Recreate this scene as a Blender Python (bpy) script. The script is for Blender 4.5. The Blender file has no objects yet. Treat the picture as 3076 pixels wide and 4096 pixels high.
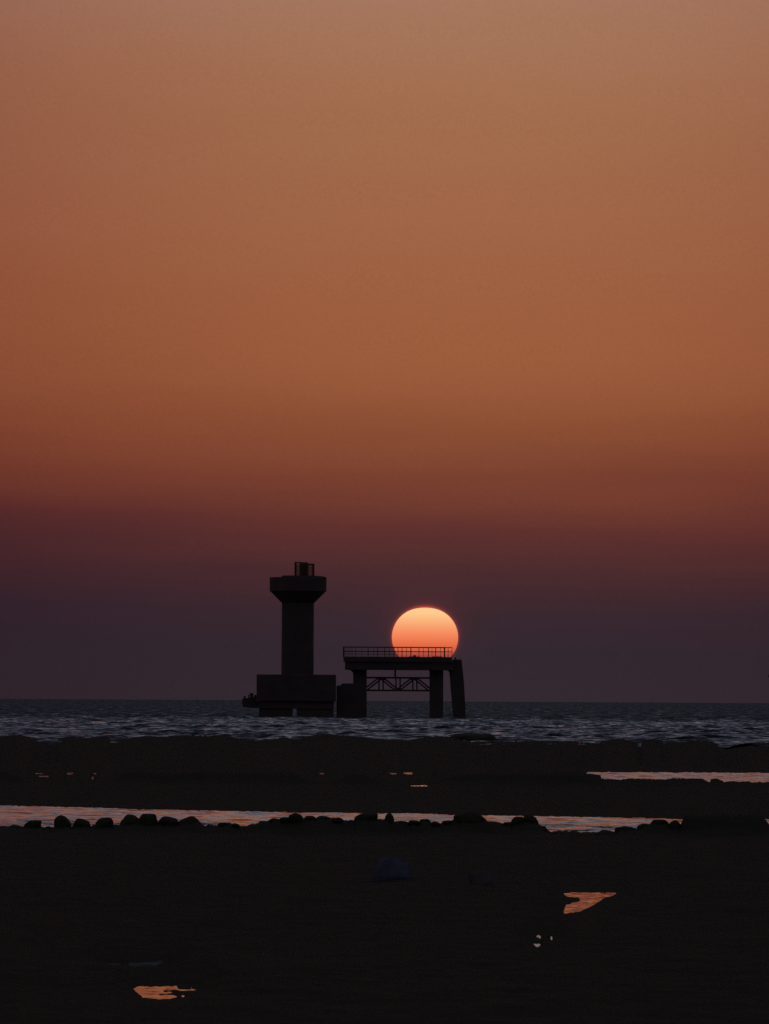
import bpy, bmesh, math, random
import numpy as np
from mathutils import Vector, Matrix, noise

random.seed(7)
rng = np.random.default_rng(11)
S = bpy.context.scene
COL = S.collection

# ------------------------------------------------------------------ camera
# long lens (about six degrees wide) two metres above the tide line
F = 28650.0                       # focal length in photograph pixels
CX, CY = 1538.0, 2048.0
H = 2.0
PITCH = math.atan((2801.0 - CY) / F)
ROLL = math.radians(0.328)
fw = Vector((0, math.cos(PITCH), math.sin(PITCH)))
r0 = Vector((1, 0, 0))
u0 = Vector((0, -math.sin(PITCH), math.cos(PITCH)))
rt = r0 * math.cos(ROLL) + u0 * math.sin(ROLL)
up = -r0 * math.sin(ROLL) + u0 * math.cos(ROLL)
cam_d = bpy.data.cameras.new('camera')
cam = bpy.data.objects.new('camera', cam_d)
COL.objects.link(cam)
S.camera = cam
m = Matrix((rt, up, -fw)).transposed().to_4x4()
m.translation = (0, 0, H)
cam.matrix_world = m
cam_d.sensor_fit = 'VERTICAL'
cam_d.sensor_height = 24.0
cam_d.sensor_width = 18.0
cam_d.lens = F / 4096.0 * 24.0
cam_d.clip_start = 0.1
cam_d.clip_end = 200000.0


def ab(px, py):
    d = fw + rt * ((px - CX) / F) - up * ((py - CY) / F)
    return d.x / d.y, -d.z / d.y          # sideways and downward slope of the sight line


def P(px, py, Y):
    a, b = ab(px, py)
    return Vector((a * Y, Y, H - b * Y))


# ------------------------------------------------------------------ helpers
def tag(o, label=None, cat=None, group=None, kind=None):
    if label: o['label'] = label
    if cat: o['category'] = cat
    if group: o['group'] = group
    if kind: o['kind'] = kind
    return o


def mesh_obj(name, bm, mat, parent=None, smooth=False):
    me = bpy.data.meshes.new(name)
    bm.to_mesh(me)
    bm.free()
    if smooth:
        me.polygons.foreach_set('use_smooth', [True] * len(me.polygons))
    me.materials.append(mat)
    o = bpy.data.objects.new(name, me)
    COL.objects.link(o)
    if parent is not None:
        o.parent = parent
        o.matrix_parent_inverse = Matrix.Translation(-world_loc(parent))
    return o


def world_loc(o):
    v = Vector(o.location)
    return v


def empty(name, loc):
    o = bpy.data.objects.new(name, None)
    o.location = loc
    COL.objects.link(o)
    return o


def child(name, bm, mat, parent, smooth=False):
    """a part whose mesh is given in world coordinates"""
    chain = Vector((0, 0, 0))
    p = parent
    while p is not None:
        chain += Vector(p.location)
        p = p.parent
    bmesh.ops.translate(bm, verts=bm.verts, vec=-chain)
    me = bpy.data.meshes.new(name)
    bm.to_mesh(me)
    bm.free()
    if smooth:
        me.polygons.foreach_set('use_smooth', [True] * len(me.polygons))
    me.materials.append(mat)
    o = bpy.data.objects.new(name, me)
    COL.objects.link(o)
    o.parent = parent
    return o


def box_bm(x0, x1, y0, y1, z0, z1, bev=0.0, bm=None):
    b = bmesh.new()
    bmesh.ops.create_cube(b, size=1.0)
    for v in b.verts:
        v.co = Vector(((x0 + x1) / 2 + v.co.x * (x1 - x0), (y0 + y1) / 2 + v.co.y * (y1 - y0), (z0 + z1) / 2 + v.co.z * (z1 - z0)))
    if bev > 0:
        bmesh.ops.bevel(b, geom=list(b.edges), offset=bev, segments=2, affect='EDGES', profile=0.6)
    if bm is not None:
        tmp = bpy.data.meshes.new('tmp'); b.to_mesh(tmp); b.free(); bm.from_mesh(tmp); bpy.data.meshes.remove(tmp)
        return bm
    return b


def tube_bm(p, q, r, seg=8, bm=None):
    b = bm if bm is not None else bmesh.new()
    p, q = Vector(p), Vector(q)
    d = q - p
    mt = Matrix.Translation((p + q) / 2) @ d.to_track_quat('Z', 'Y').to_matrix().to_4x4()
    bmesh.ops.create_cone(b, cap_ends=True, segments=seg, radius1=r, radius2=r, depth=d.length, matrix=mt)
    return b


def prism_bm(pts, y0, y1, bev=0.0):
    """an upright outline (x, z) given thickness from y0 to y1"""
    b = bmesh.new()
    f = [b.verts.new((x, y0, z)) for x, z in pts]
    k = [b.verts.new((x, y1, z)) for x, z in pts]
    n = len(pts)
    b.faces.new(f); b.faces.new(k[::-1])
    for i in range(n):
        b.faces.new((f[i], k[i], k[(i + 1) % n], f[(i + 1) % n]))
    bmesh.ops.recalc_face_normals(b, faces=b.faces)
    if bev > 0:
        bmesh.ops.bevel(b, geom=list(b.edges), offset=bev, segments=2, affect='EDGES')
    return b


def lathe_bm(cx, cy, prof, seg=56, top_scale=None):
    b = bmesh.new()
    rings = []
    for r, z in prof:
        rings.append([b.verts.new((cx + r * math.cos(2 * math.pi * i / seg), cy + r * math.sin(2 * math.pi * i / seg), z)) for i in range(seg)])
    for A, B in zip(rings, rings[1:]):
        for i in range(seg):
            b.faces.new((A[i], A[(i + 1) % seg], B[(i + 1) % seg], B[i]))
    b.faces.new(rings[0][::-1]); b.faces.new(rings[-1])
    bmesh.ops.recalc_face_normals(b, faces=b.faces)
    return b


def grid_obj(name, X, Y, Z, mat, smooth=True):
    """rows x cols arrays to one sheet"""
    n, k = X.shape
    co = np.stack([X, Y, Z], -1).reshape(-1, 3).astype(np.float32)
    idx = np.arange(n * k).reshape(n, k)
    q = np.stack([idx[:-1, :-1], idx[:-1, 1:], idx[1:, 1:], idx[1:, :-1]], -1).reshape(-1, 4)
    me = bpy.data.meshes.new(name)
    me.vertices.add(len(co)); me.vertices.foreach_set('co', co.ravel())
    me.loops.add(q.size); me.loops.foreach_set('vertex_index', q.ravel().astype(np.int32))
    me.polygons.add(len(q)); me.polygons.foreach_set('loop_start', np.arange(0, q.size, 4, dtype=np.int32))
    me.update(calc_edges=True)
    if smooth:
        me.polygons.foreach_set('use_smooth', np.ones(len(q), dtype=bool))
    me.materials.append(mat)
    o = bpy.data.objects.new(name, me)
    COL.objects.link(o)
    return o


# ------------------------------------------------------------------ materials
def new_mat(name):
    mt = bpy.data.materials.new(name)
    mt.use_nodes = True
    nt = mt.node_tree
    return mt, nt, nt.nodes['Principled BSDF']


def N(nt, t, **kw):
    n = nt.nodes.new(t)
    for k, v in kw.items():
        setattr(n, k, v)
    return n


def math_n(nt, op, a, b=None, c=None, clamp=False):
    n = N(nt, 'ShaderNodeMath', operation=op, use_clamp=clamp)
    for i, v in enumerate((a, b, c)):
        if v is None: continue
        if isinstance(v, (int, float)): n.inputs[i].default_value = v
        else: nt.links.new(v, n.inputs[i])
    return n.outputs[0]


def rough_mat(name, lo, hi, scale, rough=0.9, spec=0.15, bump=0.5, bdist=0.02, detail=8.0):
    mt, nt, bs = new_mat(name)
    tc = N(nt, 'ShaderNodeTexCoord')
    n1 = N(nt, 'ShaderNodeTexNoise'); n1.inputs['Scale'].default_value = scale; n1.inputs['Detail'].default_value = detail
    n1.inputs['Roughness'].default_value = 0.65
    nt.links.new(tc.outputs['Object'], n1.inputs['Vector'])
    cr = N(nt, 'ShaderNodeValToRGB')
    cr.color_ramp.elements[0].position = 0.3; cr.color_ramp.elements[0].color = (*lo, 1)
    cr.color_ramp.elements[1].position = 0.72; cr.color_ramp.elements[1].color = (*hi, 1)
    nt.links.new(n1.outputs['Fac'], cr.inputs['Fac'])
    nt.links.new(cr.outputs['Color'], bs.inputs['Base Color'])
    n2 = N(nt, 'ShaderNodeTexNoise'); n2.inputs['Scale'].default_value = scale * 6; n2.inputs['Detail'].default_value = 6
    nt.links.new(tc.outputs['Object'], n2.inputs['Vector'])
    bp = N(nt, 'ShaderNodeBump'); bp.inputs['Strength'].default_value = bump; bp.inputs['Distance'].default_value = bdist
    nt.links.new(n2.outputs['Fac'], bp.inputs['Height'])
    nt.links.new(bp.outputs['Normal'], bs.inputs['Normal'])
    bs.inputs['Roughness'].default_value = rough
    bs.inputs['Specular IOR Level'].default_value = spec
    return mt


def water_mat(name, base, rough, kx, ky, sc, patch=None, lean=None, near=None, bias=0.0):
    """still or choppy water: a dark dielectric whose facets are tilted by ripples too fine to model"""
    mt, nt, bs = new_mat(name)
    geo = N(nt, 'ShaderNodeNewGeometry')
    mp = N(nt, 'ShaderNodeMapping'); mp.inputs['Scale'].default_value = (sc[0], sc[1], 1)
    nt.links.new(geo.outputs['Position'], mp.inputs['Vector'])
    nz = N(nt, 'ShaderNodeTexNoise'); nz.inputs['Scale'].default_value = 1.0; nz.inputs['Detail'].default_value = 3
    nt.links.new(mp.outputs['Vector'], nz.inputs['Vector'])
    sub = N(nt, 'ShaderNodeVectorMath', operation='SUBTRACT'); sub.inputs[1].default_value = (0.5, 0.5 + bias, 0.5)
    nt.links.new(nz.outputs['Color'], sub.inputs[0])
    mul = N(nt, 'ShaderNodeVectorMath', operation='MULTIPLY'); mul.inputs[1].default_value = (kx, ky, 0)
    nt.links.new(sub.outputs[0], mul.inputs[0])
    out = mul.outputs[0]
    if patch:                     # wind-ruffled and calm patches
        mp2 = N(nt, 'ShaderNodeMapping'); mp2.inputs['Scale'].default_value = (patch[0], patch[1], 1)
        nt.links.new(geo.outputs['Position'], mp2.inputs['Vector'])
        pz = N(nt, 'ShaderNodeTexNoise'); pz.inputs['Scale'].default_value = 1.0; pz.inputs['Detail'].default_value = 4
        nt.links.new(mp2.outputs['Vector'], pz.inputs['Vector'])
        mr = N(nt, 'ShaderNodeMapRange'); mr.inputs['From Min'].default_value = 0.43; mr.inputs['From Max'].default_value = 0.63
        mr.inputs['To Min'].default_value = patch[2]; mr.inputs['To Max'].default_value = patch[3]
        nt.links.new(pz.outputs['Fac'], mr.inputs['Value'])
        sm = N(nt, 'ShaderNodeVectorMath', operation='SCALE')
        nt.links.new(out, sm.inputs[0]); nt.links.new(mr.outputs['Result'], sm.inputs['Scale'])
        out = sm.outputs[0]
    if near:                      # shallows along the near bank are more ruffled
        sy_ = N(nt, 'ShaderNodeSeparateXYZ'); nt.links.new(geo.outputs['Position'], sy_.inputs[0])
        lz = N(nt, 'ShaderNodeTexNoise'); lz.inputs['Scale'].default_value = 1.3; lz.inputs['Detail'].default_value = 4
        nt.links.new(geo.outputs['Position'], lz.inputs['Vector'])
        yy_ = math_n(nt, 'MULTIPLY_ADD', math_n(nt, 'SUBTRACT', lz.outputs['Fac'], 0.5), near[3], sy_.outputs['Y'])
        mr = N(nt, 'ShaderNodeMapRange'); mr.inputs['From Min'].default_value = near[1]; mr.inputs['From Max'].default_value = near[0]
        mr.inputs['To Min'].default_value = 1.0; mr.inputs['To Max'].default_value = near[2]
        nt.links.new(yy_, mr.inputs['Value'])
        sm = N(nt, 'ShaderNodeVectorMath', operation='SCALE')
        nt.links.new(out, sm.inputs[0]); nt.links.new(mr.outputs['Result'], sm.inputs['Scale'])
        out = sm.outputs[0]
    if lean:                      # wavelets run ashore and show their steep faces to the land; (near, far, y of near, y of far)
        sy2 = N(nt, 'ShaderNodeSeparateXYZ'); nt.links.new(geo.outputs['Position'], sy2.inputs[0])
        lr = N(nt, 'ShaderNodeMapRange'); lr.interpolation_type = 'SMOOTHSTEP'
        for nm_, v_ in (('From Min', lean[2]), ('From Max', lean[3]), ('To Min', -lean[0]), ('To Max', -lean[1])):
            lr.inputs[nm_].default_value = v_
        nt.links.new(sy2.outputs['Y'], lr.inputs['Value'])
        ml = N(nt, 'ShaderNodeMapping'); ml.inputs['Scale'].default_value = (0.5, 0.035, 1)
        nt.links.new(geo.outputs['Position'], ml.inputs['Vector'])
        ln_ = N(nt, 'ShaderNodeTexNoise'); ln_.inputs['Scale'].default_value = 1.0; ln_.inputs['Detail'].default_value = 4
        nt.links.new(ml.outputs[0], ln_.inputs['Vector'])
        lm = math_n(nt, 'MULTIPLY', lr.outputs['Result'], math_n(nt, 'MULTIPLY_ADD', math_n(nt, 'SUBTRACT', ln_.outputs['Fac'], 0.5), lean[4], 1.0))
        cv = N(nt, 'ShaderNodeCombineXYZ'); nt.links.new(lm, cv.inputs[1])
        ln = N(nt, 'ShaderNodeVectorMath', operation='ADD')
        nt.links.new(out, ln.inputs[0]); nt.links.new(cv.outputs[0], ln.inputs[1]); out = ln.outputs[0]
    add = N(nt, 'ShaderNodeVectorMath', operation='ADD')
    nt.links.new(out, add.inputs[0]); nt.links.new(geo.outputs['Normal'], add.inputs[1])
    nm = N(nt, 'ShaderNodeVectorMath', operation='NORMALIZE')
    nt.links.new(add.outputs[0], nm.inputs[0])
    nt.links.new(nm.outputs[0], bs.inputs['Normal'])
    bs.inputs['Base Color'].default_value = (*base, 1)
    bs.inputs['Roughness'].default_value = rough
    bs.inputs['IOR'].default_value = 1.33
    return mt


M_CONC = rough_mat('weathered_concrete', (0.068, 0.055, 0.055), (0.105, 0.086, 0.084), 0.7, 0.9, 0.2, 0.6, 0.05)
M_STEEL = rough_mat('rusted_steel', (0.05, 0.035, 0.03), (0.13, 0.08, 0.06), 3.0, 0.75, 0.3, 0.3, 0.01)
M_SHORE = rough_mat('dark_wet_reef', (0.014, 0.017, 0.008), (0.031, 0.034, 0.018), 1.6, 0.95, 0.05, 0.7, 0.03)
M_ROCK = rough_mat('dark_rock', (0.030, 0.033, 0.021), (0.060, 0.062, 0.044), 5.0, 0.95, 0.08, 0.7, 0.01)
M_BLUE = rough_mat('blue_grey_stone', (0.050, 0.057, 0.092), (0.105, 0.118, 0.185), 9.0, 0.85, 0.2, 0.6, 0.008)
M_BROWN = rough_mat('purple_brown_stone', (0.070, 0.058, 0.062), (0.130, 0.105, 0.115), 9.0, 0.9, 0.15, 0.6, 0.008)
M_SEA = water_mat('sea_water', (0.005, 0.008, 0.011), 0.08, 0.7, 0.8, (2.2, 2.2), lean=(0.25, 0.45, 600.0, 920.0, 2.4))
M_POOL = water_mat("pool_water", (0.010, 0.010, 0.010), 0.03, 0.6, 0.66, (11.0, 6.0), (1.5, 0.9, 0.03, 1.3), near=(115.5, 119.0, 2.6, 6.0), bias=0.22)
M_PUDDLE = water_mat('puddle_water', (0.010, 0.009, 0.008), 0.02, 0.05, 0.07, (14.0, 8.0), (5.0, 2.5, 0.2, 2.6), bias=0.06)
M_FILM = water_mat('wet_sand_film', (0.012, 0.010, 0.012), 0.10, 0.6, 0.6, (11.0, 6.0), (1.2, 0.8, 0.8, 1.2), bias=0.9)
M_GLINT = water_mat('wet_glint', (0.012, 0.010, 0.012), 0.03, 0.3, 0.3, (11.0, 6.0), bias=0.25)
M_BIRD = rough_mat('dark_feathers', (0.02, 0.02, 0.02), (0.05, 0.05, 0.05), 20.0, 0.9, 0.1, 0.1, 0.002)

# ------------------------------------------------------------------ sky and sun
SUN_PX, SUN_PY = 1700.0, 2550.0
sa, sb = ab(SUN_PX, SUN_PY)
sun_dir = Vector((sa, 1.0, -sb)).normalized()
SUN_EL = math.asin(sun_dir.z)
SUN_AZ = math.atan2(sun_dir.x, sun_dir.y)


def lin(c):
    return tuple((v / 255 / 12.92) if v / 255 <= 0.04045 else ((v / 255 + 0.055) / 1.055) ** 2.4 for v in c)


W = bpy.data.worlds.new('World')
S.world = W
W.use_nodes = True
nt = W.node_tree
bg = nt.nodes['Background']
tc = N(nt, 'ShaderNodeTexCoord')
sep = N(nt, 'ShaderNodeSeparateXYZ')
nrm = N(nt, 'ShaderNodeVectorMath', operation='NORMALIZE')
nt.links.new(tc.outputs['Generated'], nrm.inputs[0])
nt.links.new(nrm.outputs[0], sep.inputs[0])
el = math_n(nt, 'MULTIPLY', math_n(nt, 'ARCSINE', sep.outputs['Z']), 180 / math.pi)
az = math_n(nt, 'MULTIPLY', math_n(nt, 'ARCTAN2', sep.outputs['X'], sep.outputs['Y']), 180 / math.pi)
ga, _ = ab(1900, 2500)
daz = math_n(nt, 'SUBTRACT', az, math.degrees(math.atan(ga)))
daz2 = math_n(nt, 'MULTIPLY', daz, daz)
# thin streaks of dust in the air along the horizon
mp = N(nt, 'ShaderNodeMapping'); mp.inputs['Scale'].default_value = (9, 9, 90)
nt.links.new(nrm.outputs[0], mp.inputs['Vector'])
nz = N(nt, 'ShaderNodeTexNoise'); nz.inputs['Scale'].default_value = 1.0; nz.inputs['Detail'].default_value = 5
nt.links.new(mp.outputs[0], nz.inputs['Vector'])
wob = math_n(nt, 'MULTIPLY', math_n(nt, 'SUBTRACT', nz.outputs['Fac'], 0.5), 0.6)
shift = math_n(nt, 'MULTIPLY', math_n(nt, 'MINIMUM', daz2, 40.0), 0.007)
# lower layers fall away from the sun's bearing; the shift fades out on the horizon itself
e2 = math_n(nt, 'ADD', math_n(nt, 'SUBTRACT', el, shift), wob)
fac = math_n(nt, 'DIVIDE', e2, 90.0, clamp=True)
ramp = N(nt, 'ShaderNodeValToRGB')
stops = [(0.0, (51, 41, 48)), (0.40, (52, 40, 48)), (0.78, (58, 40, 47)), (1.08, (74, 43, 46)), (1.34, (92, 48, 46)),
         (1.60, (110, 56, 46)), (1.90, (129, 70, 49)), (2.19, (142, 81, 53)), (2.45, (150, 88, 57)), (2.82, (155, 93, 60)),
         (3.38, (158, 97, 65)), (3.93, (160, 103, 72)), (4.49, (161, 107, 76)), (5.04, (164, 113, 83)), (5.6, (166, 120, 95)),
         (8.0, (158, 126, 114)), (12.0, (142, 132, 136)), (18.0, (126, 130, 150)), (28.0, (107, 113, 133)), (45.0, (84, 92, 104)), (90.0, (66, 74, 76))]
els = ramp.color_ramp.elements
while len(els) > 1: els.remove(els[-1])
els[0].position = 0; els[0].color = (*lin(stops[0][1]), 1)
for e, c in stops[1:]:
    x = els.new(e / 90.0); x.color = (*lin(c), 1)
nt.links.new(fac, ramp.inputs['Fac'])
d2c = math_n(nt, 'MINIMUM', daz2, 36.0)
# fine camera-like grain put into the sky colour
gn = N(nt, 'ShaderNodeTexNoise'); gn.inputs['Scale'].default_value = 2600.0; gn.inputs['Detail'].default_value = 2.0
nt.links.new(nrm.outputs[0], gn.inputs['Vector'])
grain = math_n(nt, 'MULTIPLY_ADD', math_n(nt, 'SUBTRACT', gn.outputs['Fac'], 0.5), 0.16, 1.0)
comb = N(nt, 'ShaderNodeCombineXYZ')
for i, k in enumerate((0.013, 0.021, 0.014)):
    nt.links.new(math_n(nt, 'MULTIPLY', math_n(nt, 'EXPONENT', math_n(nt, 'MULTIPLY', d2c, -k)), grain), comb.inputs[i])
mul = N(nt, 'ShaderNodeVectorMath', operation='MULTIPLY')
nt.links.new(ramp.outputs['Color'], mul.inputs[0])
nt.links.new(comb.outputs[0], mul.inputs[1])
# away from the sunset the sky sinks into an even grey dusk
ramp2 = N(nt, 'ShaderNodeValToRGB')
e2s = ramp2.color_ramp.elements
e2s[0].position = 0; e2s[0].color = (*lin((58, 48, 58)), 1)
e2s[1].position = 1; e2s[1].color = (*lin((66, 74, 76)), 1)
x = e2s.new(18 / 90); x.color = (*lin((70, 64, 72)), 1)
x = e2s.new(45 / 90); x.color = (*lin((74, 74, 80)), 1)
nt.links.new(math_n(nt, 'DIVIDE', el, 90.0, clamp=True), ramp2.inputs['Fac'])
dm = N(nt, 'ShaderNodeMapRange'); dm.interpolation_type = 'SMOOTHSTEP'
dm.inputs['From Min'].default_value = 20.0; dm.inputs['From Max'].default_value = 110.0
nt.links.new(math_n(nt, 'ABSOLUTE', daz), dm.inputs['Value'])
mx = N(nt, 'ShaderNodeMix', data_type='RGBA')
nt.links.new(dm.outputs['Result'], mx.inputs['Factor'])
nt.links.new(mul.outputs[0], mx.inputs['A']); nt.links.new(ramp2.outputs['Color'], mx.inputs['B'])
# aureole hugging the low sun
sx = math_n(nt, 'DIVIDE', math_n(nt, 'SUBTRACT', az, math.degrees(SUN_AZ)), 0.265)
sy = math_n(nt, 'DIVIDE', math_n(nt, 'SUBTRACT', el, math.degrees(SUN_EL)), 0.248)
rr = math_n(nt, 'SQRT', math_n(nt, 'ADD', math_n(nt, 'MULTIPLY', sx, sx), math_n(nt, 'MULTIPLY', sy, sy)))
rr1 = math_n(nt, 'MAXIMUM', math_n(nt, 'SUBTRACT', rr, 1.0), 0.0)
upw = math_n(nt, 'MULTIPLY_ADD', sy, 0.5, 0.55, clamp=True)
gl = math_n(nt, 'ADD', math_n(nt, 'MULTIPLY', math_n(nt, 'EXPONENT', math_n(nt, 'MULTIPLY', rr1, -26.0)), 0.32),
            math_n(nt, 'MULTIPLY', math_n(nt, 'EXPONENT', math_n(nt, 'MULTIPLY', rr1, -2.6)), 0.030))
gl = math_n(nt, 'MULTIPLY', gl, upw)
gc = N(nt, 'ShaderNodeVectorMath', operation='SCALE'); gc.inputs[0].default_value = (1.0, 0.10, 0.03)
nt.links.new(gl, gc.inputs['Scale'])
add = N(nt, 'ShaderNodeVectorMath', operation='ADD')
nt.links.new(mx.outputs['Result'], add.inputs[0]); nt.links.new(gc.outputs[0], add.inputs[1])
# the clear dome high above and behind: physical sky for a sun half a degree up
sky = N(nt, 'ShaderNodeTexSky', sky_type='NISHITA', sun_disc=False)
sky.sun_elevation = SUN_EL
sky.sun_rotation = SUN_AZ
sky.altitude = 0
sky.dust_density = 3.0
hi = N(nt, 'ShaderNodeMapRange'); hi.interpolation_type = 'SMOOTHSTEP'
hi.inputs['From Min'].default_value = 8.0; hi.inputs['From Max'].default_value = 30.0
hi.inputs['To Max'].default_value = 0.05
nt.links.new(el, hi.inputs['Value'])
sc = N(nt, 'ShaderNodeVectorMath', operation='SCALE')
nt.links.new(sky.outputs[0], sc.inputs[0]); nt.links.new(hi.outputs['Result'], sc.inputs['Scale'])
add2 = N(nt, 'ShaderNodeVectorMath', operation='ADD')
nt.links.new(add.outputs[0], add2.inputs[0]); nt.links.new(sc.outputs[0], add2.inputs[1])
nt.links.new(add2.outputs[0], bg.inputs['Color'])
bg.inputs['Strength'].default_value = 1.0

L = bpy.data.lights.new('sunlight', 'SUN')
L.energy = 0.0002
L.angle = math.radians(0.53)
L.color = (1.0, 0.45, 0.2)
lo = bpy.data.objects.new('sunlight', L)
lo.rotation_euler = (-sun_dir).to_track_quat('-Z', 'Y').to_euler()
COL.objects.link(lo)

# the sun itself, flattened and dimmed from below by the thick air
Mt, nt, bs = new_mat('sun_glow')
nt.nodes.remove(bs)
em = N(nt, 'ShaderNodeEmission')
tcn = N(nt, 'ShaderNodeTexCoord'); sp = N(nt, 'ShaderNodeSeparateXYZ')
nt.links.new(tcn.outputs['Generated'], sp.inputs[0])
rp = N(nt, 'ShaderNodeValToRGB')
ss = [(0.0, (66, 40, 46)), (0.12, (104, 52, 50)), (0.22, (168, 74, 62)), (0.30, (210, 96, 68)), (0.40, (230, 110, 72)), (0.50, (241, 128, 84)),
      (0.60, (247, 144, 98)), (0.70, (249, 164, 112)), (0.80, (250, 184, 126)), (0.90, (252, 202, 140)), (0.97, (252, 206, 144)), (1.0, (250, 186, 124))]
els = rp.color_ramp.elements
while len(els) > 1: els.remove(els[-1])
els[0].position = 0; els[0].color = (*lin(ss[0][1]), 1)
for e, c in ss[1:]:
    x = els.new(e); x.color = (*lin(c), 1)
nt.links.new(sp.outputs['Z'], rp.inputs['Fac'])
nt.links.new(rp.outputs['Color'], em.inputs['Color'])
nt.links.new(em.outputs[0], nt.nodes['Material Output'].inputs['Surface'])
YS = 60000.0
b = bmesh.new()
bmesh.ops.create_uvsphere(b, u_segments=96, v_segments=64, radius=1.0)
rx, rz = 132.5 / F * YS, 124.0 / F * YS
for v in b.verts:
    z = v.co.z
    flat = 1.0 - 0.035 * max(0.0, z) ** 6 if z > 0 else 1.0
    v.co = Vector((v.co.x * rx, v.co.y * rx, z * rz * flat))
o = mesh_obj('sun', b, Mt, None, True)
o.location = P(SUN_PX, SUN_PY, YS)
tag(o, 'glowing orange setting sun, pale yellow at its top, half sunk behind the platform railing', 'sun')

# ------------------------------------------------------------------ ground: reef flat with tide pools
def poly_sd(poly, A, B):
    """signed distance to a polygon, negative inside; A, B arrays"""
    n = len(poly)
    d = np.full(A.shape, 1e18)
    ins = np.zeros(A.shape, bool)
    for i in range(n):
        x0, y0 = poly[i]; x1, y1 = poly[(i + 1) % n]
        ex, ey = x1 - x0, y1 - y0
        t = np.clip(((A - x0) * ex + (B - y0) * ey) / (ex * ex + ey * ey + 1e-12), 0, 1)
        d = np.minimum(d, (A - x0 - t * ex) ** 2 + (B - y0 - t * ey) ** 2)
        if y0 != y1:
            c = ((y0 > B) != (y1 > B)) & (A < ex * (B - y0) / ey + x0)
            ins ^= c
    d = np.sqrt(d)
    return np.where(ins, -d, d)


def conv(pts):
    out = []
    for x, y in pts:
        a, b_ = ab(x, y)
        out.append((a * F, b_ * F))
    return out


def c6(p): return [(2276 + x / 2.07625, 2750 + y / 2.07625) for x, y in p]
def c3(p): return [(x / 2.07625, 2750 + y / 2.07625) for x, y in p]
def c4(p): return [(800 + x / 2.07625, 2750 + y / 2.07625) for x, y in p]
def c5(p): return [(1500 + x / 2.07625, 2750 + y / 2.07625) for x, y in p]
def cC(p): return [(2050 + x / 3.322, 3500 + y / 3.322) for x, y in p]
def cD(p): return [(400 + x / 3.322, 3750 + y / 3.322) for x, y in p]


# far rim of the reef against the sea
RIM = c3([(-400, 410), (0, 415), (70, 400), (150, 393), (220, 405), (300, 432), (400, 450), (470, 440), (540, 413), (640, 412), (720, 420), (800, 412), (880, 415), (935, 440), (1000, 432),
          (1100, 420), (1200, 405), (1340, 412), (1440, 402), (1540, 395), (1660, 402)]) + \
      c4([(60, 405), (180, 392), (250, 405), (310, 425), (400, 432), (520, 435), (640, 425), (700, 412), (800, 436), (860, 415), (960, 395), (1080, 390), (1220, 400), (1330, 412), (1440, 425), (1500, 428)]) + \
      c5([(50, 425), (120, 436), (270, 440), (340, 430), (420, 410), (480, 408), (560, 405), (640, 415), (740, 448), (880, 455), (1000, 445), (1080, 450), (1250, 447), (1400, 446), (1550, 447)]) + \
      c6([(20, 445), (120, 455), (240, 458), (320, 438), (430, 428), (510, 440), (560, 462), (590, 475), (640, 440), (700, 430), (750, 445), (780, 468), (860, 450), (930, 460), (1000, 445), (1080, 440), (1180, 448), (1260, 480), (1310, 490), (1360, 480), (1500, 458), (1600, 465), (1700, 455), (2100, 450)])
D_RIM = 332.0
# near bank of the right pool
BANK_A = [(1200, 3092), (2300, 3094)] + c6([(170, 712), (225, 724), (262, 727), (270, 757), (350, 760), (440, 765), (500, 754), (600, 758), (700, 760), (820, 762), (860, 752), (1010, 756), (1100, 752), (1125, 765),
          (1150, 784), (1175, 786), (1180, 756), (1230, 755), (1290, 784), (1350, 776), (1420, 783), (1480, 778), (1540, 793), (1580, 782), (1610, 792), (1661, 782), (2100, 780)])
# near bank of the long pool, with the loose rocks taken off
BANK_B = [(-600, 3309), (0, 3309), (100, 3309), (215, 3309), (290, 3303), (390, 3303), (455, 3301), (500, 3297), (560, 3290), (640, 3288), (718, 3288), (800, 3286), (810, 3301), (829, 3304), (880, 3299), (915, 3292), (940, 3297), (973, 3304),
          (1010, 3297), (1050, 3287), (1108, 3275), (1156, 3271), (1214, 3272), (1266, 3273), (1310, 3271), (1363, 3274), (1373, 3282), (1419, 3283), (1436, 3271), (1515, 3276), (1544, 3274), (1575, 3285), (1625, 3289),
          (1650, 3285), (1673, 3286), (1717, 3286), (1750, 3292), (1800, 3288), (1825, 3268), (1933, 3268), (1957, 3289), (2005, 3294), (2025, 3290), (2047, 3297), (2070, 3288), (2100, 3284), (2145, 3290), (2160, 3297), (2180, 3316),
          (2203, 3338), (2242, 3333), (2270, 3338), (2300, 3335), (2322, 3347), (2358, 3339), (2387, 3341), (2420, 3333), (2464, 3330), (2490, 3314), (2550, 3313), (2589, 3299), (2615, 3285), (2671, 3294), (2722, 3297), (2728, 3279),
          (2740, 3262), (2900, 3258), (3040, 3262), (3062, 3280), (3076, 3297), (3200, 3300), (3700, 3300)]
POOL_A = [(2355, 3089), (2450, 3089.5), (2680, 3090), (2700, 3092), (2720, 3090), (2900, 3091), (3076, 3092), (3700, 3096), (3700, 3152), (2300, 3152), (2340, 3098)]
POOL_B = [(-600, 3210), (0, 3222), (193, 3227), (385, 3231), (554, 3238), (800, 3243), (1137, 3249), (1474, 3253), (1514, 3255), (1640, 3254), (1818, 3260), (1933, 3262), (2110, 3265), (2276, 3267), (2500, 3272), (2650, 3274), (2726, 3278), (2745, 3280), (2745, 3360), (-600, 3360)]
POOL_R = [(3054, 3276), (3100, 3282), (3700, 3290), (3700, 3362), (3020, 3362), (3040, 3300)]
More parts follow.
